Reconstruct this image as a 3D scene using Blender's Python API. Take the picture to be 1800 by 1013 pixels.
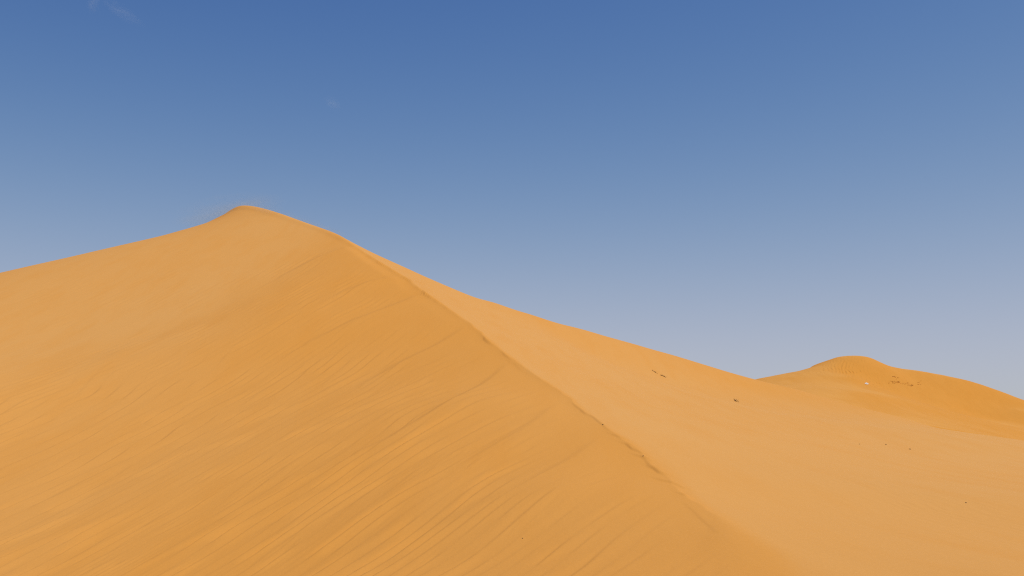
import bpy, bmesh, math, random
import numpy as np

random.seed(7)
C = bpy.context.scene.collection
for o in list(bpy.data.objects):
    bpy.data.objects.remove(o)

# ------------------------------------------------------------------ camera, sky, sun, exposure
W_, H_ = 1800.0, 1013.0           # the photograph's pixel frame used for all measurements
FOC = 1729.0                      # focal length in photo pixels (about 55 degrees across)
HORIZON = 745.0                   # photo row of the true horizon
EYE = 1.7
PITCH = math.atan((HORIZON - H_ / 2) / FOC)
cam_d = bpy.data.cameras.new('camera')
cam_d.sensor_width = 36.0
cam_d.lens = 36.0 * FOC / W_
cam_d.clip_start = 0.1
cam_d.clip_end = 60000.0
cam = bpy.data.objects.new('camera', cam_d)
C.objects.link(cam)
cam.location = (0, 0, EYE)
cam.rotation_euler = (math.pi / 2 + PITCH, 0, 0)
bpy.context.scene.camera = cam

SUN_EL = math.radians(69.0)
SUN_AZ = math.radians(112.0)      # clockwise from straight ahead (+Y): high on the right
world = bpy.data.worlds.new('World')
bpy.context.scene.world = world
world.use_nodes = True
nt = world.node_tree
bg = nt.nodes['Background']
sky = nt.nodes.new('ShaderNodeTexSky')
sky.sky_type = 'NISHITA'
sky.sun_disc = False
sky.sun_elevation = SUN_EL
sky.sun_rotation = SUN_AZ
sky.altitude = 1500.0
sky.air_density = 1.0
sky.dust_density = 0.6
sky.ozone_density = 2.0
# the camera's contrast curve on the whole sky: a power per channel with a soft shoulder
SKY_STRENGTH = 0.1
sep = nt.nodes.new('ShaderNodeSeparateColor')
com = nt.nodes.new('ShaderNodeCombineColor')
nt.links.new(sky.outputs['Color'], sep.inputs['Color'])
def _math(op, a_, b_):
    m_ = nt.nodes.new('ShaderNodeMath'); m_.operation = op
    for i_, q_ in enumerate((a_, b_)):
        if isinstance(q_, float):
            m_.inputs[i_].default_value = q_
        else:
            nt.links.new(q_, m_.inputs[i_])
    return m_.outputs[0]
for k_, (gam, shoulder, gain) in enumerate(((2.58, 2.00, 23.6), (2.21, 1.77, 8.85), (1.63, 1.33, 4.34))):
    p_ = _math('MULTIPLY', _math('POWER', _math('MULTIPLY', sep.outputs[k_], SKY_STRENGTH), gam), gain)
    q_ = _math('DIVIDE', p_, _math('ADD', _math('MULTIPLY', p_, shoulder), 1.0))
    nt.links.new(_math('DIVIDE', q_, SKY_STRENGTH), com.inputs[k_])
nt.links.new(com.outputs['Color'], bg.inputs['Color'])
bg.inputs['Strength'].default_value = SKY_STRENGTH

sun_d = bpy.data.lights.new('sun', 'SUN')
sun_d.energy = 3.78
sun_d.angle = math.radians(0.6)
sun_d.color = (1.0, 0.95, 0.86)
sun = bpy.data.objects.new('sun', sun_d)
C.objects.link(sun)
from mathutils import Vector
sdir = Vector((math.cos(SUN_EL) * math.sin(SUN_AZ), math.cos(SUN_EL) * math.cos(SUN_AZ), math.sin(SUN_EL)))
sun.rotation_euler = sdir.to_track_quat('Z', 'Y').to_euler()
sun.location = sdir * 120

sc = bpy.context.scene
sc.view_settings.view_transform = 'Standard'
sc.view_settings.look = 'None'
sc.view_settings.exposure = 0.0
sc.view_settings.gamma = 1.0
sc.render.filter_size = 1.2
sc.cycles.filter_width = 1.2
sc.cycles.use_denoising = False
sc.view_settings.use_curve_mapping = False

#BEGIN_TERRAIN
# ------------------------------------------------------------------ measuring: photo pixel + distance -> point
_cp, _sp = math.cos(PITCH), math.sin(PITCH)
def ray(u, v):
    xr = (u - W_ / 2) / FOC
    yr = (H_ / 2 - v) / FOC
    return (xr, _cp - yr * _sp, _sp + yr * _cp)

def at(u, v, D):
    r = ray(u, v)
    t = D / r[1]
    return (r[0] * t, D, EYE + r[2] * t)

def project(x, y, z):
    zz = z - EYE
    depth = y * _cp + zz * _sp
    up = -y * _sp + zz * _cp
    return W_ / 2 + FOC * x / depth, H_ / 2 - FOC * up / depth

# ------------------------------------------------------------------ gradient noise
def _hash(ix, iy, seed):
    h = (ix.astype(np.int64) * 374761393 + iy.astype(np.int64) * 668265263 + seed * 974634777) & 0xFFFFFFFF
    h = ((h ^ (h >> 13)) * 1274126177) & 0xFFFFFFFF
    h = h ^ (h >> 16)
    return (h & 0xFFFF).astype(np.float64) * (2 * math.pi / 65536.0)

def noise(x, y, seed=0):
    x = np.asarray(x, dtype=np.float64); y = np.asarray(y, dtype=np.float64)
    ix = np.floor(x); iy = np.floor(y)
    fx = x - ix; fy = y - iy
    ux = fx * fx * fx * (fx * (fx * 6 - 15) + 10)
    uy = fy * fy * fy * (fy * (fy * 6 - 15) + 10)
    ii = ix.astype(np.int64); jj = iy.astype(np.int64)
    def g(di, dj):
        a = _hash(ii + di, jj + dj, seed)
        return np.cos(a) * (fx - di) + np.sin(a) * (fy - dj)
    n0 = g(0, 0) * (1 - ux) + g(1, 0) * ux
    n1 = g(0, 1) * (1 - ux) + g(1, 1) * ux
    return 1.41 * (n0 * (1 - uy) + n1 * uy)

def fbm(x, y, seed=0, octaves=3):
    s = 0.0; a = 1.0
    for k in range(octaves):
        s = s + a * noise(x * 2 ** k + 13.7 * k, y * 2 ** k - 7.1 * k, seed + k)
        a *= 0.5
    return s

def sstep(a, b, x):
    t = np.clip((x - a) / (b - a), 0, 1)
    return t * t * (3 - 2 * t)

# ------------------------------------------------------------------ smooth surfaces through measured points
class Spline2D:
    def __init__(self, pts, lam=0.0):
        p = np.array(pts, dtype=np.float64)
        self.xy = p[:, :2] / 50.0
        n = len(p)
        K = self._k(self.xy, self.xy) + lam * np.eye(n)
        P = np.hstack([np.ones((n, 1)), self.xy])
        A = np.zeros((n + 3, n + 3))
        A[:n, :n] = K; A[:n, n:] = P; A[n:, :n] = P.T
        b = np.zeros(n + 3); b[:n] = p[:, 2]
        s = np.linalg.solve(A, b)
        self.w = s[:n]; self.c = s[n:]
    @staticmethod
    def _k(a, b):
        d2 = (a[:, None, 0] - b[None, :, 0]) ** 2 + (a[:, None, 1] - b[None, :, 1]) ** 2
        return 0.5 * d2 * np.log(d2 + 1e-12)
    def __call__(self, x, y):
        x = np.asarray(x, dtype=np.float64); y = np.asarray(y, dtype=np.float64)
        sh = x.shape
        q = np.stack([x.ravel() / 50.0, y.ravel() / 50.0], 1)
        out = np.empty(len(q))
        for i in range(0, len(q), 20000):
            c = q[i:i + 20000]
            out[i:i + 20000] = self._k(c, self.xy) @ self.w + self.c[0] + c @ self.c[1:]
        return out.reshape(sh)

# --- the knife edge of the big dune, (photo u, v, distance)
RIDGE = [(1470, 1090, 6.8), (1385, 1013, 9.6), (1310, 952, 12), (1250, 902, 14.5), (1180, 845, 18), (1120, 790, 21.5), (1060, 745, 25),
         (980, 686, 31), (900, 630, 37), (850, 590, 42), (800, 550, 47), (760, 522, 51), (700, 480, 58),
         (655, 452, 63.5), (620, 430, 68), (570, 403, 74), (500, 378, 80), (430, 362, 86)]
ridge = [at(*r) for r in RIDGE]
ridge = [(4.9, -30, 0.4), (4.6, -12, 0.05), (4.1, 0, -0.05)] + ridge + [(-29, 97, 18.4), (-35, 112, 11.5), (-46, 140, -2)]
ridge = np.array(ridge)
def ridge_x(y):
    # smooth interpolation of the ridge plan line
    return _ridge_spl(y)
def _cubic(xs, ys):
    # natural cubic spline
    n = len(xs); h = np.diff(xs)
    A = np.zeros((n, n)); r = np.zeros(n)
    A[0, 0] = A[-1, -1] = 1
    for i in range(1, n - 1):
        A[i, i - 1] = h[i - 1]; A[i, i] = 2 * (h[i - 1] + h[i]); A[i, i + 1] = h[i]
        r[i] = 6 * ((ys[i + 1] - ys[i]) / h[i] - (ys[i] - ys[i - 1]) / h[i - 1])
    M = np.linalg.solve(A, r)
    def f(x):
        x = np.asarray(x, dtype=np.float64)
        i = np.clip(np.searchsorted(xs, x) - 1, 0, n - 2)
        t = x - xs[i]; hh = h[i]
        return (ys[i] + t * ((ys[i + 1] - ys[i]) / hh - hh * (2 * M[i] + M[i + 1]) / 6)
                + t * t * M[i] / 2 + t ** 3 * (M[i + 1] - M[i]) / (6 * hh))
    return f
_ridge_spl = _cubic(ridge[:, 1], ridge[:, 0])
_ridge_z = _cubic(ridge[:, 1], ridge[:, 2])
ridge_dense = [(float(_ridge_spl(y)), y, float(_ridge_z(y))) for y in
               [-30, -20, -12, -5, 0, 4, 7, 9.6, 12, 14.5, 18, 21.5, 25, 28, 31, 34, 37, 39.5, 42, 44.5, 47, 51, 54.5, 58, 63, 68, 74, 80, 86, 91, 97, 104, 112, 125, 140]]

# --- skylines, (u, v, distance)
SKY_L = [(-250, 536, 70), (-120, 508, 73), (0, 480, 76), (80, 462, 78), (160, 443, 80), (240, 425, 82), (300, 410, 83.5),
         (350, 396, 84.5), (390, 379, 85.5), (412, 368, 86)]
SKY_R = [(660, 446, 73), (700, 464, 74.5), (740, 482, 76), (780, 499.5, 77.5), (820, 516.5, 79), (860, 531, 81), (920, 550, 85), (1000, 573, 90),
         (1080, 596, 96), (1150, 616, 101), (1240, 643, 104), (1325, 667, 106), (1420, 690, 104), (1500, 714, 99),
         (1600, 738, 93), (1700, 760, 88), (1800, 775, 84), (1950, 797, 80), (2150, 830, 76)]
FACE_L = [(500, 1013, 15.7), (800, 1013, 12.7), (1050, 1013, 10.9),
          (350, 880, 23.2), (700, 870, 19.5), (1000, 860, 17.2),
          (0, 750, 35), (350, 740, 34), (650, 720, 31), (880, 700, 29.3),
          (0, 620, 48), (300, 600, 48), (550, 560, 49), (-250, 700, 37)]
FACE_R = [(1800, 1013, 9.6), (1600, 1013, 9.8), (1600, 900, 17.8), (1800, 880, 19.5), (1350, 900, 16),
          (1250, 800, 24), (1450, 800, 32), (1700, 810, 45), (1150, 700, 46), (1300, 715, 64), (1150, 648, 84), (1000, 640, 50),
          (1300, 680, 92), (1000, 600, 80), (1500, 745, 62), (1950, 840, 40), (2100, 1013, 10.5)]
BACK_L = [(-9, -30, -2.0), (-35, -30, -8.0), (-70, -20, -11), (-75, 15, -9), (-40, 0, -7.0), (-6, 0, -0.9), (-5, 6, -0.7)]
BACK_R = [(12, 0, 0.25), (12, -15, 0.2), (30, -30, -1.5), (60, -20, -3), (60, 20, -1.2), (30, 5, -0.3), (6, 5, -0.02)]

def beyond(s, k1=10, d1=2.2, k2=30, d2=13):
    x, y, z = s
    n = math.hypot(x, y)
    return [(x + x / n * k1, y + y / n * k1, z - d1), (x + x / n * k2, y + y / n * k2, z - d2)]

def fit_dune():
    sl = [list(s) for s in SKY_L]; sr = [list(s) for s in SKY_R]
    off_l = np.zeros(len(sl)); off_r = np.zeros(len(sr))
    for it in range(8):
        PL = list(ridge_dense); PR = list(ridge_dense)
        for k, s in enumerate(sl):
            p = at(*s); p = (p[0], p[1], p[2] + off_l[k])
            PL.append(p); PL += beyond(p) if k % 2 == 0 else beyond(p)[1:]
        for k, s in enumerate(sr):
            p = at(*s); p = (p[0], p[1], p[2] + off_r[k])
            PR.append(p); PR += beyond(p) if k % 2 == 0 else beyond(p)[1:]
        PL += [at(*s) for s in FACE_L] + BACK_L
        PR += [at(*s) for s in FACE_R] + BACK_R
        fl = Spline2D(PL, 2e-5); fr = Spline2D(PR, 2e-5)
        for side, tab, off, f in ((0, sl, off_l, fl), (1, sr, off_r, fr)):
            for k, (u, v, D) in enumerate(tab):
                xr = (u - W_ / 2) / FOC
                ds = np.linspace(D - 24, D + 14, 120)
                # points in the vertical plane through this picture column
                xs = xr * ds * (_cp + _sp * (EYE * 0 + (HORIZON - v) / FOC))
                vv = project(xs, ds, f(xs, ds))[1].min()
                off[k] -= 0.8 * (v - vv) / FOC * D
    return fl, fr
FL, FR = fit_dune()

def macro(x, y):
    """Large form of the main dune: two flanks meeting in a knife edge."""
    wob = 0.075 * noise(y / 0.8, y * 0 + 7.3, 4) + 0.11 * noise(y / 1.9, y * 0 + 3.3, 5) + 0.22 * noise(y / 6.0, y * 0 + 9.1, 6)
    s = x - (ridge_x(y) + wob * sstep(6, 16, y) * (1 - sstep(60, 90, y)))
    wid = 0.05 + 1.5 * (1 - sstep(8, 15, y)) + 1.2 * sstep(62, 82, y)
    k = sstep(-wid, wid, s)
    return FL(x, y) * (1 - k) + FR(x, y) * k, s

# --- little broken scarps (wind lips) along the lower end of the knife edge: photo polylines
LIPS = [
    ([(1036, 727), (1052, 741), (1064, 750)], 0.05),
    ([(1068, 761), (1083, 766), (1100, 773), (1122, 781)], 0.075),
    ([(1089, 777), (1102, 781), (1112, 790), (1137, 801)], 0.085),
    ([(1108, 797), (1120, 801), (1133, 804), (1152, 813)], 0.07),
    ([(1138, 820), (1150, 824), (1160, 832), (1186, 840)], 0.085),
    ([(1148, 840), (1165, 845), (1182, 849), (1201, 858), (1228, 866)], 0.085),
    ([(1190, 866), (1202, 870), (1222, 876)], 0.05),
    ([(1204, 884), (1222, 900), (1244, 921), (1262, 936)], 0.028),
    ([(893, 634), (905, 640), (922, 654)], 0.03),
    ([(742, 515), (757, 513), (768, 521)], 0.08),
    ([(700, 487), (713, 490), (730, 500)], 0.07),
    ([(836, 579), (850, 592), (866, 606)], 0.02),
]
def cast(u, v, f=None, t0=5.0, t1=170.0):
    """Where the sight line through a photo pixel meets a height field."""
    f = f or (lambda x, y: macro(x, y)[0])
    r = ray(u, v)
    for _ in range(2):
        t = np.linspace(t0, t1, 1500)
        h = f(r[0] * t, r[1] * t)
        i = int(np.argmax(EYE + r[2] * t < h))
        t0, t1 = t[max(i - 1, 0)], t[i]
    return (float(r[0] * t1), float(r[1] * t1), float(EYE + r[2] * t1))

TONGUES = [          # soft wind-cut tongues that run down the left flank from the crest
    ([(893, 640), (848, 678), (765, 724), (690, 770), (635, 795)], 0.13),
    ([(745, 516), (690, 540), (625, 566), (545, 606)], 0.13),
    ([(700, 487), (655, 500), (600, 522)], 0.12),
    ([(612, 437), (570, 452), (500, 486)], 0.14),
    ([(820, 575), (770, 606), (700, 640), (640, 676)], 0.10),
    ([(990, 705), (930, 752), (860, 792), (800, 830)], 0.07),
    ([(1060, 768), (1000, 812), (930, 846)], 0.05),
]
LIP_PTS = [([cast(u, v)[:2] for u, v in pl], h) for pl, h in LIPS]
TONGUE_PTS = [([cast(u, v)[:2] for u, v in pl], h) for pl, h in TONGUES]
def lips(x, y, table=None, soft=1.0):
    out = np.zeros_like(x)
    for pts, h in (table or LIP_PTS):
        p = np.array(pts)
        m = (x > p[:, 0].min() - 5 * soft) & (x < p[:, 0].max() + 5 * soft) & (y > p[:, 1].min() - 5 * soft) & (y < p[:, 1].max() + 5 * soft)
        if not m.any():
            continue
        X = x[m]; Y = y[m]
        best = np.full(X.shape, 1e9); sgn = np.zeros(X.shape); par = np.zeros(X.shape)
        n = len(p) - 1
        for i in range(n):
            ax, ay = p[i]; bx, by = p[i + 1]
            dx, dy = bx - ax, by - ay; L2 = dx * dx + dy * dy
            t = np.clip(((X - ax) * dx + (Y - ay) * dy) / L2, 0, 1)
            d = np.hypot(X - ax - t * dx, Y - ay - t * dy)
            sd = ((X - ax) * dy - (Y - ay) * dx) / math.sqrt(L2)
            b = d < best
            best = np.where(b, d, best); sgn = np.where(b, sd, sgn); par = np.where(b, (i + t) / n, par)
        # the far (uphill) side stands proud; it drops off sharply towards the viewer's left
        side = np.where(sgn * (1 if p[-1, 1] < p[0, 1] else -1) < 0, 1.0, -1.0)
        taper = np.clip(np.sin(np.pi * (0.04 + 0.92 * par)), 0, 1) ** 0.6
        q = max(1.0, math.hypot(*p.mean(0)) / 21.0) ** 0.8     # longer, taller lips higher up the crest
        best = best / (q * soft)
        far_ = np.exp(-best / 0.30); near_ = np.exp(-(best / 0.15) ** 2)
        k = sstep(-0.045, 0.005, side * best)
        out[m] += 0.36 * q * h * taper * (k * far_ - (1 - k) * 0.18 * near_)
    return out

def ripple(u, w, lam, seed):
    """Asymmetric wind ripples: u across the crests, w along them; gentle windward side, short lee."""
    ph = u / lam + 0.95 * noise(u / (8 * lam), w / (11 * lam), seed) + 0.40 * noise(u / (2.4 * lam), w / (5.0 * lam), seed + 1)
    t = ph - np.floor(ph)
    saw = np.where(t < 0.15, sstep(0, 0.15, t), 1 - ((t - 0.15) / 0.85) ** 1.15)   # short side faces away from the wind, to the left
    brk = 0.12 + 0.88 * sstep(-0.15, 0.42, noise(u / (1.9 * lam), w / (2.5 * lam), seed + 2) + 0.45 * noise(u / (7 * lam), w / (8 * lam), seed + 3))
    brk = brk * (1.0 + 0.55 * np.clip(noise(u / (1.3 * lam), w / (1.9 * lam), seed + 4), -0.5, 1))
    return (saw - 0.5) * brk

BREAK_X = _cubic(np.array([-40., 20., 33., 38., 44., 51., 56.5, 64., 69.3, 90., 150.]), np.array([-23., -23., -21.5, -20.2, -19.1, -16.8, -14.7, -13.3, -12.4, -11., -11.]))
def break_t(x, y):
    # metres to the right of the soft break between the smooth old slope and the rippled young one
    return x - BREAK_X(y) + 1.3 * noise(x / 7.0, y / 7.0, 301) + 0.5 * noise(x / 1.9, y / 2.6, 302)

def dune(x, y):
    z, s = macro(x, y)
    left = sstep(0.1, 1.2, -s)
    fade = sstep(5, 10, y)
    # cornice: the left side drops away a little harder just under the edge, unevenly
    cor = 0.5 + 0.5 * noise(y / 3.1, y * 0 + 1.7, 21)
    z = z - (0.008 + 0.035 * cor) * (1 - np.exp(-np.clip(-s, 0, 9) / 0.20)) * np.exp(-np.clip(-s, 0, 9) / 2.5) * sstep(24, 30, y) * (1 - sstep(66, 78, y))
    z = z + 0.75 * lips(x, y) + lips(x, y, TONGUE_PTS, 5.0) * sstep(0.0, 1.0, -s)
    # wind ripples of the left flank: crests run up the slope and fan out with height
    fan = (x + 22.24 + 0.1935 * (y - 30)) * np.exp(-0.031 * (np.minimum(y, 66) - 22))
    ang0 = math.radians(74.0)
    ca, sa = math.cos(ang0), math.sin(ang0)
    w = x * ca + y * sa
    u = x * sa - y * ca
    patch = fbm(fan / 3.2, y / 9.0, 41, 2)
    near_edge = sstep(0.4, 5.0, -s)
    bt = break_t(x, y)
    young = 0.38 + 0.62 * sstep(-4.5, 1.5, bt)
    z = z + 0.20 * sstep(-1.6, 3.0, bt) * (1 - sstep(4.5, 12, bt)) * left * sstep(36, 46, y) * (1 - sstep(64, 72, y))
    amp = (0.12 + 0.88 * near_edge) * left * fade * young
    low = 1 - sstep(31, 44, y)
    sc = np.exp(0.031 * (np.minimum(y, 66) - 22))
    lowleft = 0.50 + 0.50 * sstep(-0.40, 0.25, patch)
    z = z + 0.057 * np.clip(sc, 1.0, 1.2) * amp * (0.10 + 0.90 * low) * lowleft * ripple(fan, y * 0.60, 0.46, 51)
    z = z + 0.010 * amp * sstep(-0.15, 0.4, -patch + 0.05) * (1 - sstep(24, 34, y)) * ripple(fan + 0.02 * y, y * 0.5, 0.21, 61)
    z = z + 0.046 * amp * (1 - 0.9 * low) * (1 - sstep(68, 80, y)) * (0.3 + 0.7 * sstep(-0.3, 0.3, noise(u / 5, w / 9, 64))) * ripple(u, w * 0.6, 0.50, 66)
    # longer streaks and shallow slumps
    z = z + 0.012 * left * fade * noise(fan / 1.1, y / 8.5, 71) * (0.4 + 0.6 * sstep(-0.3, 0.4, noise(x / 9, y / 12, 72)))
    z = z + 0.045 * left * sstep(12, 22, y) * noise(fan / 2.6, y / 13.0, 75)
    z = z + 0.008 * fade * noise(fan / 0.5, y / 2.6, 78) * left * near_edge
    # faint striping and gentle unevenness on the pale right flank
    right = sstep(0.3, 2.0, s)
    z = z + right * fade * (0.016 * noise(x / 2.6, y / 9.0, 81) + 0.10 * noise(x / 11.0, y / 15.0, 82) * sstep(15, 40, y))
    a2 = math.radians(-86.0)
    u2 = x * math.sin(a2) - y * math.cos(a2); w2 = x * math.cos(a2) + y * math.sin(a2)
    band = np.exp(-((s - 5.2 - 0.14 * (y - 20)) / 1.6) ** 2) * sstep(11, 15, y) * (1 - sstep(30, 42, y))
    z = z + 0.016 * right * (0.85 * band + 0.10) * (1 - sstep(40, 70, y)) * ripple(u2, w2, 0.24, 91)
    # plunge under the desert floor at the rim of the sheet
    rim = np.maximum.reduce([sstep(62, 78, np.abs(x)), sstep(118, 150, y), sstep(22, 40, -y)])
    return z - 14 * rim - 2.0 * sstep(45, 62, np.abs(x)) * (1 - sstep(20, 60, y))

# ------------------------------------------------------------------ the far dune
SKY_F = [(1180, 702, 232), (1260, 686, 232), (1325, 668, 232), (1365, 660, 232), (1400, 654, 231), (1425, 645, 230), (1450, 635, 229), (1470, 628, 228),
         (1497, 625.5, 227), (1525, 628, 226), (1548, 637, 226), (1575, 646, 226), (1610, 651.5, 225), (1650, 658, 224), (1700, 669, 222),
         (1750, 685, 220), (1800, 703, 218), (1870, 725, 216), (1950, 752, 214), (2050, 780, 212)]
FACE_F = [(1330, 690, 180), (1400, 672, 200), (1400, 700, 150), (1450, 665, 203), (1450, 705, 150),
          (1500, 640, 219), (1500, 664, 205), (1520, 690, 175), (1520, 722, 148), (1560, 650, 219), (1560, 684, 208), (1580, 710, 170),
          (1610, 668, 219), (1610, 694, 209), (1660, 675, 218), (1660, 704, 208), (1700, 690, 215), (1700, 722, 206), (1760, 712, 212), (1760, 738, 203),
          (1640, 735, 158), (1700, 752, 150), (1800, 724, 207), (1800, 752, 192), (1800, 778, 146), (1900, 760, 200), (1900, 800, 150), (1250, 715, 160), (2050, 815, 160)]
def fit_far():
    off = np.zeros(len(SKY_F))
    for it in range(8):
        P = [at(*q) for q in FACE_F]
        for k, q in enumerate(SKY_F):
            p = at(*q); p = (p[0], p[1], p[2] + off[k])
            P.append(p); P += beyond(p, 14, 2.4, 45, 14)
        f = Spline2D(P, 3e-5)
        for k, (u, v, D) in enumerate(SKY_F):
            ds = np.linspace(D - 25, D + 18, 140)
            xs = (u - W_ / 2) / FOC * ds * (_cp + _sp * (HORIZON - v) / FOC)
            off[k] -= 0.8 * (v - project(xs, ds, f(xs, ds))[1].min()) / FOC * D
    return f
FF = fit_far()
def far_dune(x, y, detail=True):
    z = FF(x, y)
    if detail:
        zone = np.exp(-((x - 74) / 6.5) ** 2 - ((y - 212) / 11) ** 2)
        z = z + 0.20 * zone * ripple(x - 0.36 * (y - 210), y, 0.80, 131)
        z = z + 0.05 * ripple(x * 0.94 + y * 0.34 + 1.5 * noise(x / 20, y / 20, 7), y, 0.8, 135) * sstep(-0.3, 0.5, noise(x / 16.0, y / 22.0, 136))
        z = z + 0.05 * noise(x / 3.0, y / 7.0, 138) + 0.15 * noise(x / 12.0, y / 16.0, 139)
    rim = np.maximum.reduce([sstep(128, 160, x), sstep(-42, -14, -x) * 1.0, sstep(262, 300, y), sstep(-138, -122, -y)])
    return z - 18 * rim
#END_TERRAIN

# ------------------------------------------------------------------ helpers
def obj(name, me, mat=None, parent=None, **props):
    o = bpy.data.objects.new(name, me)
    C.objects.link(o)
    if mat is not None and not me.materials:
        me.materials.append(mat)
    if parent is not None:
        o.parent = parent
    for k, v in props.items():
        o[k] = v
    return o

def grid_mesh(name, X, Y, Z, paleness=None, smooth=True):
    ny, nx = X.shape
    co = np.stack([X, Y, Z], -1).reshape(-1, 3).astype(np.float32)
    idx = np.arange(ny * nx, dtype=np.int32).reshape(ny, nx)
    q = np.stack([idx[:-1, :-1], idx[:-1, 1:], idx[1:, 1:], idx[1:, :-1]], -1).reshape(-1, 4)
    me = bpy.data.meshes.new(name)
    me.vertices.add(len(co)); me.vertices.foreach_set('co', co.ravel())
    me.loops.add(q.size); me.loops.foreach_set('vertex_index', q.ravel())
    me.polygons.add(len(q))
    me.polygons.foreach_set('loop_start', np.arange(0, q.size, 4, dtype=np.int32))
    me.polygons.foreach_set('loop_total', np.full(len(q), 4, dtype=np.int32))
    if smooth:
        me.polygons.foreach_set('use_smooth', np.ones(len(q), dtype=bool))
    me.update(calc_edges=True)
    if paleness is not None:
        at_ = me.attributes.new('pale_mix', 'FLOAT', 'POINT')
        at_.data.foreach_set('value', paleness.astype(np.float32).ravel())
    return me

def steps(knots):
    """Uneven axis: [(position, spacing), ...] with the spacing blended between the knots."""
    p = [knots[0][0]]
    xs = [k[0] for k in knots]; ds = [k[1] for k in knots]
    while p[-1] < knots[-1][0]:
        p.append(p[-1] + float(np.interp(p[-1], xs, ds)))
    return np.array(p)

def sand_material(name, c_main, c_pale, c_deep, big=0.05, grain=26.0, bump=0.25):
    m = bpy.data.materials.new(name); m.use_nodes = True
    n = m.node_tree.nodes; l = m.node_tree.links
    b = n['Principled BSDF']
    b.inputs['Roughness'].default_value = 0.92
    b.inputs['Specular IOR Level'].default_value = 0.12
    tc = n.new('ShaderNodeTexCoord')
    def noise_node(scale, detail, rough, stretch=None):
        t = n.new('ShaderNodeTexNoise'); t.inputs['Scale'].default_value = scale
        t.inputs['Detail'].default_value = detail; t.inputs['Roughness'].default_value = rough
        if stretch:
            mp = n.new('ShaderNodeMapping'); mp.inputs['Scale'].default_value = stretch[:3]
            mp.inputs['Rotation'].default_value = (0, 0, stretch[3])
            l.new(tc.outputs['Object'], mp.inputs['Vector']); l.new(mp.outputs['Vector'], t.inputs['Vector'])
        else:
            l.new(tc.outputs['Object'], t.inputs['Vector'])
        return t
    a = noise_node(big, 3, 0.5)
    ad = n.new('ShaderNodeMath'); ad.operation = 'ADD'
    at_ = n.new('ShaderNodeAttribute'); at_.attribute_name = 'pale_mix'   # how much of the pale colour is mixed in here
    l.new(a.outputs['Fac'], ad.inputs[0]); l.new(at_.outputs['Fac'], ad.inputs[1])
    r = n.new('ShaderNodeMapRange'); r.inputs['From Min'].default_value = 0.30; r.inputs['From Max'].default_value = 1.25
    l.new(ad.outputs[0], r.inputs['Value'])
    mx = n.new('ShaderNodeMix'); mx.data_type = 'RGBA'
    mx.inputs[6].default_value = (*c_main, 1); mx.inputs[7].default_value = (*c_pale, 1)
    l.new(r.outputs['Result'], mx.inputs[0])
    # sorted grains lie in faint streaks along the ripples
    st = noise_node(1.0, 4, 0.6, (0.9, 0.12, 0.5, math.radians(14)))
    r2 = n.new('ShaderNodeMapRange'); r2.inputs['From Min'].default_value = 0.45; r2.inputs['From Max'].default_value = 0.75
    r2.inputs['To Max'].default_value = 0.32
    l.new(st.outputs['Fac'], r2.inputs['Value'])
    mx2 = n.new('ShaderNodeMix'); mx2.data_type = 'RGBA'
    mx2.inputs[7].default_value = (*c_deep, 1)
    l.new(mx.outputs[2], mx2.inputs[6]); l.new(r2.outputs['Result'], mx2.inputs[0])
    # single grains and small mottling
    gr = noise_node(grain, 2, 0.7)
    r3 = n.new('ShaderNodeMapRange'); r3.inputs['To Min'].default_value = 0.93; r3.inputs['To Max'].default_value = 1.07
    l.new(gr.outputs['Fac'], r3.inputs['Value'])
    mul = n.new('ShaderNodeMix'); mul.data_type = 'RGBA'; mul.blend_type = 'MULTIPLY'; mul.inputs[0].default_value = 1.0
    cmb = n.new('ShaderNodeCombineColor')
    for k in range(3):
        l.new(r3.outputs['Result'], cmb.inputs[k])
    l.new(mx2.outputs[2], mul.inputs[6]); l.new(cmb.outputs['Color'], mul.inputs[7])
    l.new(mul.outputs[2], b.inputs['Base Color'])
    # fine relief: small wind marks and grain
    f1 = noise_node(5.0, 3, 0.55, (1.0, 0.22, 0.6, math.radians(14)))
    bp = n.new('ShaderNodeBump'); bp.inputs['Strength'].default_value = bump; bp.inputs['Distance'].default_value = 0.02
    l.new(f1.outputs['Fac'], bp.inputs['Height']); l.new(bp.outputs['Normal'], b.inputs['Normal'])
    return m

def plain(name, col, rough=0.85, var=0.25, scale=30.0):
    m = bpy.data.materials.new(name); m.use_nodes = True
    n = m.node_tree.nodes; l = m.node_tree.links; b = n['Principled BSDF']
    b.inputs['Roughness'].default_value = rough; b.inputs['Specular IOR Level'].default_value = 0.2
    t = n.new('ShaderNodeTexNoise'); t.inputs['Scale'].default_value = scale; t.inputs['Detail'].default_value = 3
    tc = n.new('ShaderNodeTexCoord'); l.new(tc.outputs['Object'], t.inputs['Vector'])
    rp = n.new('ShaderNodeMix'); rp.data_type = 'RGBA'
    rp.inputs[6].default_value = (*[c * (1 - var) for c in col], 1); rp.inputs[7].default_value = (*[min(1, c * (1 + var)) for c in col], 1)
    l.new(t.outputs['Fac'], rp.inputs[0]); l.new(rp.outputs[2], b.inputs['Base Color'])
    return m

# ------------------------------------------------------------------ terrain
M_SAND = sand_material('sand', (0.574, 0.251, 0.043), (0.575, 0.286, 0.076), (0.562, 0.236, 0.035))
M_FAR = sand_material('far_sand', (0.55, 0.230, 0.030), (0.585, 0.274, 0.056), (0.51, 0.206, 0.024), big=0.03, grain=6.0)

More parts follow.
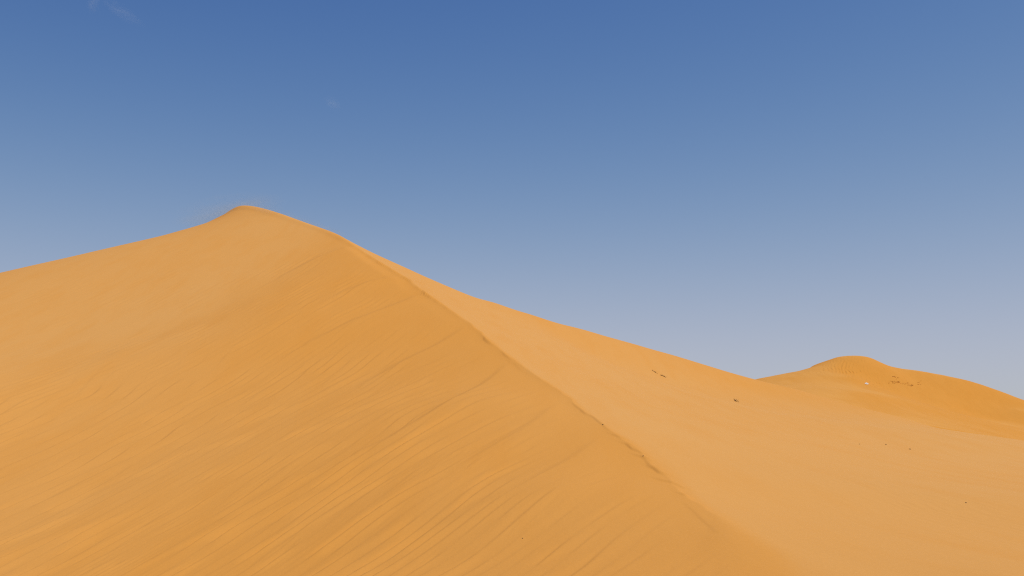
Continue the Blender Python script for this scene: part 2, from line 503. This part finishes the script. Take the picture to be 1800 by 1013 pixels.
xs = steps([(-80, .6), (-60, .30), (-32, .10), (-20, .06), (-14, .030), (-1, .030), (0, .022), (3.6, .022), (6, .06), (16, .09), (28, .14), (60, .28), (80, .6)])
ys = steps([(-42, 1.2), (-6, .5), (6, .14), (9, .06), (14, .07), (30, .14), (60, .28), (85, .30), (105, .40), (125, .8), (152, 1.5)])
X, Y = np.meshgrid(xs, ys)
S_ = X - ridge_x(Y)
# paler colour on the right flank and on the old surface far down the left one
band = sstep(72, 98, Y + 0.30 * np.abs(X - 8) * (X < 8) + 3 * noise(X / 14, Y / 14, 203)) * (1 - 0.35 * sstep(30, 45, X))
GR = (0.66 - 0.50 * band) * (0.72 + 0.28 * sstep(11, 32, Y)) * sstep(-0.12, 0.3, S_ + 0.25 * noise(X / 2, Y / 4, 201)) + 0.54 * (1 - sstep(-4.5, 1.5, break_t(X, Y))) + 0.34 * sstep(5, 17, -S_ + 5 * noise(X / 11, Y / 15, 202)) * sstep(-3.0, 1.0, break_t(X, Y))
obj('sand_dune', grid_mesh('sand_dune', X, Y, dune(X, Y), GR), M_SAND, kind='structure',
    label='large near orange sand dune with a sharp winding crest, filling most of the picture')

xs = steps([(12, 1.0), (45, .3), (64, .12), (84, .12), (95, .22), (122, .3), (162, 1.0)])
ys = steps([(118, .8), (140, .4), (200, .35), (230, .35), (260, .9), (304, 1.5)])
X, Y = np.meshgrid(xs, ys)
F0 = far_dune(X, Y, False)
steep = np.hypot((FF(X + .5, Y) - F0), (FF(X, Y + .5) - F0)) * 2
steep = np.where(np.abs(F0 - FF(X, Y)) > 0.5, 0.3, steep)
# colour deepens with slope, adding to the steep upper face's shade; gentle slopes paler
GF = 0.85 * (1 - sstep(0.13, 0.34, steep + 0.06 * noise(X / 9, Y / 12, 205)))
obj('far_sand_dune', grid_mesh('far_sand_dune', X, Y, far_dune(X, Y), GF), M_FAR, kind='structure',
    label='smaller far orange dune with a rounded summit on the right horizon')

g = np.concatenate([-np.geomspace(15000, 30, 70), np.linspace(-25, 25, 5), np.geomspace(30, 15000, 70)])
X, Y = np.meshgrid(g, g)
R = np.hypot(X, Y)
Z = -9.0 + 3.0 * sstep(200, 700, R) * noise(X / 160, Y / 120, 3) + 7 * sstep(500, 2500, R) * noise(X / 700, Y / 500, 4)
obj('desert_floor', grid_mesh('desert_floor', X, Y, Z), M_FAR, kind='structure', label='flat orange desert floor around the dunes')

# ------------------------------------------------------------------ small things lying on the sand
M_SCRUB = plain('dry_scrub', (0.19, 0.098, 0.028), 0.9, 0.35, 40)
M_STONE = plain('dark_stone', (0.11, 0.065, 0.03), 0.8, 0.3, 25)
M_TUFT = plain('dry_grass', (0.60, 0.33, 0.09), 0.9, 0.3, 20)
M_WHITE = plain('white_plastic', (0.80, 0.81, 0.78), 0.45, 0.04, 8)

def surf_z(fn, x, y):
    return float(fn(np.array([[x]]), np.array([[y]]))[0, 0])

def tube(bm, pts, rad, sides=6):
    """Tapered crooked twig through pts."""
    rings = []
    n = len(pts)
    for i, p in enumerate(pts):
        a = Vector(pts[max(i - 1, 0)]); b = Vector(pts[min(i + 1, n - 1)])
        t = (b - a).normalized()
        u = t.orthogonal().normalized(); w = t.cross(u)
        r = rad * (1 - 0.75 * i / (n - 1))
        rings.append([bm.verts.new(Vector(p) + (u * math.cos(2 * math.pi * k / sides) + w * math.sin(2 * math.pi * k / sides)) * r) for k in range(sides)])
    for i in range(n - 1):
        for k in range(sides):
            bm.faces.new((rings[i][k], rings[i][(k + 1) % sides], rings[i + 1][(k + 1) % sides], rings[i + 1][k]))
    bm.faces.new(rings[0][::-1]); bm.faces.new(rings[-1])

def mesh_from(bm, name, smooth=True):
    bmesh.ops.recalc_face_normals(bm, faces=bm.faces)
    me = bpy.data.meshes.new(name); bm.to_mesh(me); bm.free()
    if smooth:
        me.polygons.foreach_set('use_smooth', [True] * len(me.polygons))
    return me

def scrub(name, pixels, fn, label, seed, t0=20.0, t1=170.0, thick=0.05, group=None):
    """A low, half-buried tangle of dry stems along a line of photo pixels."""
    rng = random.Random(seed)
    P = [cast(u, v, None, t0, t1) for u, v in pixels]
    base = Vector(P[len(P) // 2]); base.z = surf_z(fn, base.x, base.y)
    def ground(p, up):
        return Vector((p[0], p[1], surf_z(fn, p[0], p[1]) + up)) - base
    stem = bmesh.new()
    main = []
    for i in range(len(P) - 1):
        for k in range(3):
            t = k / 3
            q = [P[i][j] * (1 - t) + P[i + 1][j] * t for j in range(2)]
            main.append(ground((q[0] + rng.uniform(-.02, .02), q[1] + rng.uniform(-.03, .03)), thick * rng.uniform(0.25, 0.9)))
    main.append(ground(P[-1], thick * 0.4))
    tube(stem, main, thick, 7)
    root = obj(name, None, None, label=label, category='dry scrub')
    root.location = base
    if group:
        root['group'] = group
    obj('stem', mesh_from(stem, 'stem'), M_SCRUB, root)
    for k in range(7):
        q = main[rng.randrange(len(main))]
        a = rng.uniform(0, 2 * math.pi); L = thick * rng.uniform(2.0, 4.0)
        d = Vector((math.cos(a), 0.6 * math.sin(a), rng.uniform(0.15, 0.7))).normalized()
        tw = bmesh.new()
        tube(tw, [q, q + d * L * .5 + Vector((0, 0, -.01)), q + d * L + Vector((rng.uniform(-.04, .04), 0, .02))], thick * 0.42, 5)
        obj('twig', mesh_from(tw, 'twig'), M_SCRUB, root)
    return root

G_SCRUB = 'dark dry scrub lying on the pale right slope'
scrub('dry_scrub', [(1146.5, 650.5), (1149, 651.6), (1152.5, 654.2), (1156, 655.8)], dune,
      'thinner upper left one of two dark scrub strips on the smooth right slope', 3, thick=0.030, group=G_SCRUB)
scrub('dry_scrub', [(1161.3, 658.6), (1164.5, 659.6), (1168, 661.2), (1170.5, 662.6)], dune,
      'thicker darker lower right one of two scrub strips on the smooth right slope', 4, thick=0.042, group=G_SCRUB)
scrub('dry_scrub', [(1292.3, 704.6), (1293.4, 705.3), (1295.2, 705.6)], dune,
      'small lone dark scrub clump on the right slope left of the far dune', 5, thick=0.058, group=G_SCRUB)

def stone_mesh(seed, r):
    rng = random.Random(seed)
    bm = bmesh.new(); bmesh.ops.create_icosphere(bm, subdivisions=2, radius=r)
    ax = (rng.uniform(.9, 1.4), rng.uniform(.7, 1.0), rng.uniform(.5, .75))
    for v in bm.verts:
        k = 1 + 0.28 * float(noise(v.co.x / r * 1.1 + seed, v.co.y / r * 1.1 + v.co.z / r, seed))
        v.co = Vector((v.co.x * ax[0] * k, v.co.y * ax[1] * k, v.co.z * ax[2] * k))
    return mesh_from(bm, 'stone', False)

STONES = [
    (1297.7, 706.5, 0.050, 'small brown pebble just right of the lone dark scrub clump on the right slope', M_STONE),
    (1557.2, 781.2, 0.042, 'upper left of two small dark stones on the right slope below the far dune', M_STONE),
    (1599.3, 789.4, 0.040, 'darker lower right of two small stones on the right slope below the far dune', M_STONE),
    (1511, 782.6, 0.028, 'tiny brown stone left of the two dark stones on the right slope', M_STONE),
    (1698, 884.5, 0.014, 'tiny brown stone low on the right slope near the right edge of the picture', M_STONE),
    (1130.6, 803.2, 0.013, 'tiny dark stone on one of the little scarps along the crest', M_STONE),
    (918.5, 946.5, 0.010, 'tiny dark stone near the bottom on the left flank of the big dune', M_STONE),
    (1059.5, 747.5, 0.019, 'small brown stone on the crest line above the broken scarps', M_STONE),
]
for k, (u, v, r, lab, mat) in enumerate(STONES):
    p = cast(u, v)
    z = surf_z(dune, p[0], p[1])
    o = obj('stone', stone_mesh(40 + k, r), mat, None, label=lab, category='stone', group='small dark stones scattered on the dune')
    o.location = (p[0], p[1], z + 0.25 * r)
    o.rotation_euler = (0, 0, k * 1.3)

# crumpled white scrap below the summit of the far dune
far_only = lambda x, y: far_dune(x, y, False)
def cast_far(u, v):
    return cast(u, v, far_only, 135.0, 250.0)
p = cast_far(1523.3, 676.2)
bm = bmesh.new()
rng = random.Random(11)
bmesh.ops.create_icosphere(bm, subdivisions=3, radius=0.30)
for v in bm.verts:
    k = 1 + 0.5 * float(fbm(np.array(v.co.x * 6 + v.co.z * 3), np.array(v.co.y * 6 - v.co.z * 4), 77, 2))
    v.co = Vector((v.co.x * 1.25 * k, v.co.y * 0.8 * k, max(-0.10, v.co.z * 0.75 * k)))
scrap = obj('plastic_bag', mesh_from(bm, 'plastic_bag', False), M_WHITE, None,
            label='small crumpled white plastic scrap lying on the far dune below its summit', category='litter')
scrap.location = (p[0], p[1], surf_z(far_dune, p[0], p[1]) + 0.08)

# low dry grass tufts on the far dune
def tuft_mesh(seed):
    rng = random.Random(seed); bm = bmesh.new()
    for k in range(14):
        a = rng.uniform(0, 2 * math.pi); rr = rng.uniform(0, .12)
        b = Vector((rr * math.cos(a), rr * math.sin(a), -.03))
        d = Vector((math.cos(a) * rng.uniform(.3, 1.1), math.sin(a) * rng.uniform(.3, 1.1), 1)).normalized()
        L = rng.uniform(.14, .30); w = d.cross(Vector((0, 0, 1))).normalized() * .016
        t = b + d * L + Vector((0, 0, -.05))
        m = b + d * L * .55
        vs = [bm.verts.new(q) for q in (b - w, b + w, m + w * .8, t, m - w * .8)]
        bm.faces.new(vs)
    return mesh_from(bm, 'grass_tuft', False)
TUFT_MESHES = [tuft_mesh(k) for k in range(4)]
for me in TUFT_MESHES:
    me.materials.append(M_TUFT)
rng = random.Random(5)
spots = []
BANDS = ('dry grass tuft in the brown band right of the far dune summit',
         'dry grass tuft in the small patch above the brown band on the far dune',
         'dry grass tuft in the right hand cluster beyond the brown band on the far dune')
for k in range(30):                       # the band that runs down to the right
    t = rng.random()
    spots.append((1568 + 35 * t + rng.uniform(-2, 2), 671.2 + 6.5 * t + rng.uniform(-1.6, 1.6) + 1.2 * math.sin(t * 14), 0))
for k in range(7):
    spots.append((1573.5 + rng.uniform(-5, 5), 664.5 + rng.uniform(-2.5, 2.5), 1))
for k in range(9):
    spots.append((1616.5 + rng.uniform(-3.2, 3), 673 + rng.uniform(-3.5, 4.5), 2))
for k, (u, v, band_k) in enumerate(spots):
    p = cast_far(u, v)
    o = obj('grass_tuft', TUFT_MESHES[k % 4], None, None, category='grass tuft', label=BANDS[band_k],
            group=('tufts in the brown band on the far dune', 'tufts above the brown band on the far dune', 'tufts right of the brown band on the far dune')[band_k])
    o.location = (p[0], p[1], surf_z(far_dune, p[0], p[1]))
    o.rotation_euler = (0, 0, rng.uniform(0, 6.28)); s_ = rng.uniform(0.7, 1.35)
    o.scale = (s_, s_, s_ * 0.7)
p = cast_far(1561.5, 673.3)
o = obj('grass_tuft', TUFT_MESHES[0], None, None, category='grass tuft',
        label='single dry grass tuft between the white scrap and the brown patch on the far dune')
o.location = (p[0], p[1], surf_z(far_dune, p[0], p[1])); o.scale = (1.1, 1.1, 1.1)

# ------------------------------------------------------------------ air: sand blown off the summit, faint wisps of cloud
def soft_volume(name, col, density, power=1.6, nscale=2.0, aniso=0.3, stretch=(1, 1, 1)):
    """Cloud that thins out to nothing at the rim of a unit sphere (object space)."""
    m = bpy.data.materials.new(name); m.use_nodes = True
    n = m.node_tree.nodes; l = m.node_tree.links
    n.remove(n['Principled BSDF'])
    vol = n.new('ShaderNodeVolumePrincipled'); vol.inputs['Color'].default_value = (*col, 1); vol.inputs['Anisotropy'].default_value = aniso
    tc = n.new('ShaderNodeTexCoord')
    gr = n.new('ShaderNodeTexGradient'); gr.gradient_type = 'SPHERICAL'; l.new(tc.outputs['Object'], gr.inputs['Vector'])
    pw = n.new('ShaderNodeMath'); pw.operation = 'POWER'; pw.inputs[1].default_value = power; l.new(gr.outputs['Fac'], pw.inputs[0])
    mp = n.new('ShaderNodeMapping'); mp.inputs['Scale'].default_value = stretch; l.new(tc.outputs['Object'], mp.inputs['Vector'])
    no = n.new('ShaderNodeTexNoise'); no.inputs['Scale'].default_value = nscale; no.inputs['Detail'].default_value = 3; l.new(mp.outputs['Vector'], no.inputs['Vector'])
    mr = n.new('ShaderNodeMapRange'); mr.inputs['From Min'].default_value = .38; mr.inputs['From Max'].default_value = .68; l.new(no.outputs['Fac'], mr.inputs['Value'])
    mu = n.new('ShaderNodeMath'); mu.operation = 'MULTIPLY'; l.new(pw.outputs[0], mu.inputs[0]); l.new(mr.outputs['Result'], mu.inputs[1])
    m2 = n.new('ShaderNodeMath'); m2.operation = 'MULTIPLY'; m2.inputs[1].default_value = density; l.new(mu.outputs[0], m2.inputs[0])
    l.new(m2.outputs[0], vol.inputs['Density'])
    l.new(vol.outputs['Volume'], n['Material Output'].inputs['Volume'])
    return m

def ball():
    bm = bmesh.new(); bmesh.ops.create_icosphere(bm, subdivisions=3, radius=1.0)
    return mesh_from(bm, 'puff')

M_DUST = soft_volume('blown_sand', (1.0, 0.85, 0.68), 0.30, 1.0, 1.5, 0.0, (0.6, 1, 1.6))
peak = at(425, 362, 86)
o = obj('blown_sand', ball(), M_DUST, None, kind='stuff', label='thin veil of sand blowing to the left off the summit of the big dune')
o.location = (peak[0] - 1.4, peak[1] + 1.0, peak[2] - 0.25); o.scale = (5.4, 2.4, 1.6); o.rotation_euler = (0, math.radians(-9), 0)
q = at(520, 385, 80)
o = obj('blown_sand', ball(), M_DUST, None, kind='stuff', label='thin veil of sand skimming the crest to the right of the summit')
o.location = (q[0], q[1] + 0.8, q[2] + 0.05); o.scale = (5.5, 1.6, 0.55); o.rotation_euler = (0, math.radians(19), 0)

M_WISP = soft_volume('cloud_wisp', (1, 1, 1), 0.0032, 1.2, 2.2, 0.2, (1, 1, 1))
WISPS = [
    (163, 5, 40, 14, 62, -4, 'short upright faint white cloud wisp at the top left of the sky'),
    (214, 21, 150, 24, 40, 28, 'longer slanting faint white cloud wisp at the top left of the sky'),
    (585, 182, 62, 40, 34, 35, 'small faint lone cloud wisp above the dune summit'),
]
for u, v, a, b, c, rot, lab in WISPS:
    D = 5200.0
    p = at(u, v, D)
    o = obj('cloud_wisp', ball(), M_WISP, None, label=lab, category='cloud', group='faint cloud wisps in the blue sky')
    o.location = p
    o.scale = (a, (b + c), c)
    o.rotation_euler = (0, math.radians(rot), math.atan2(-p[0], p[1]))
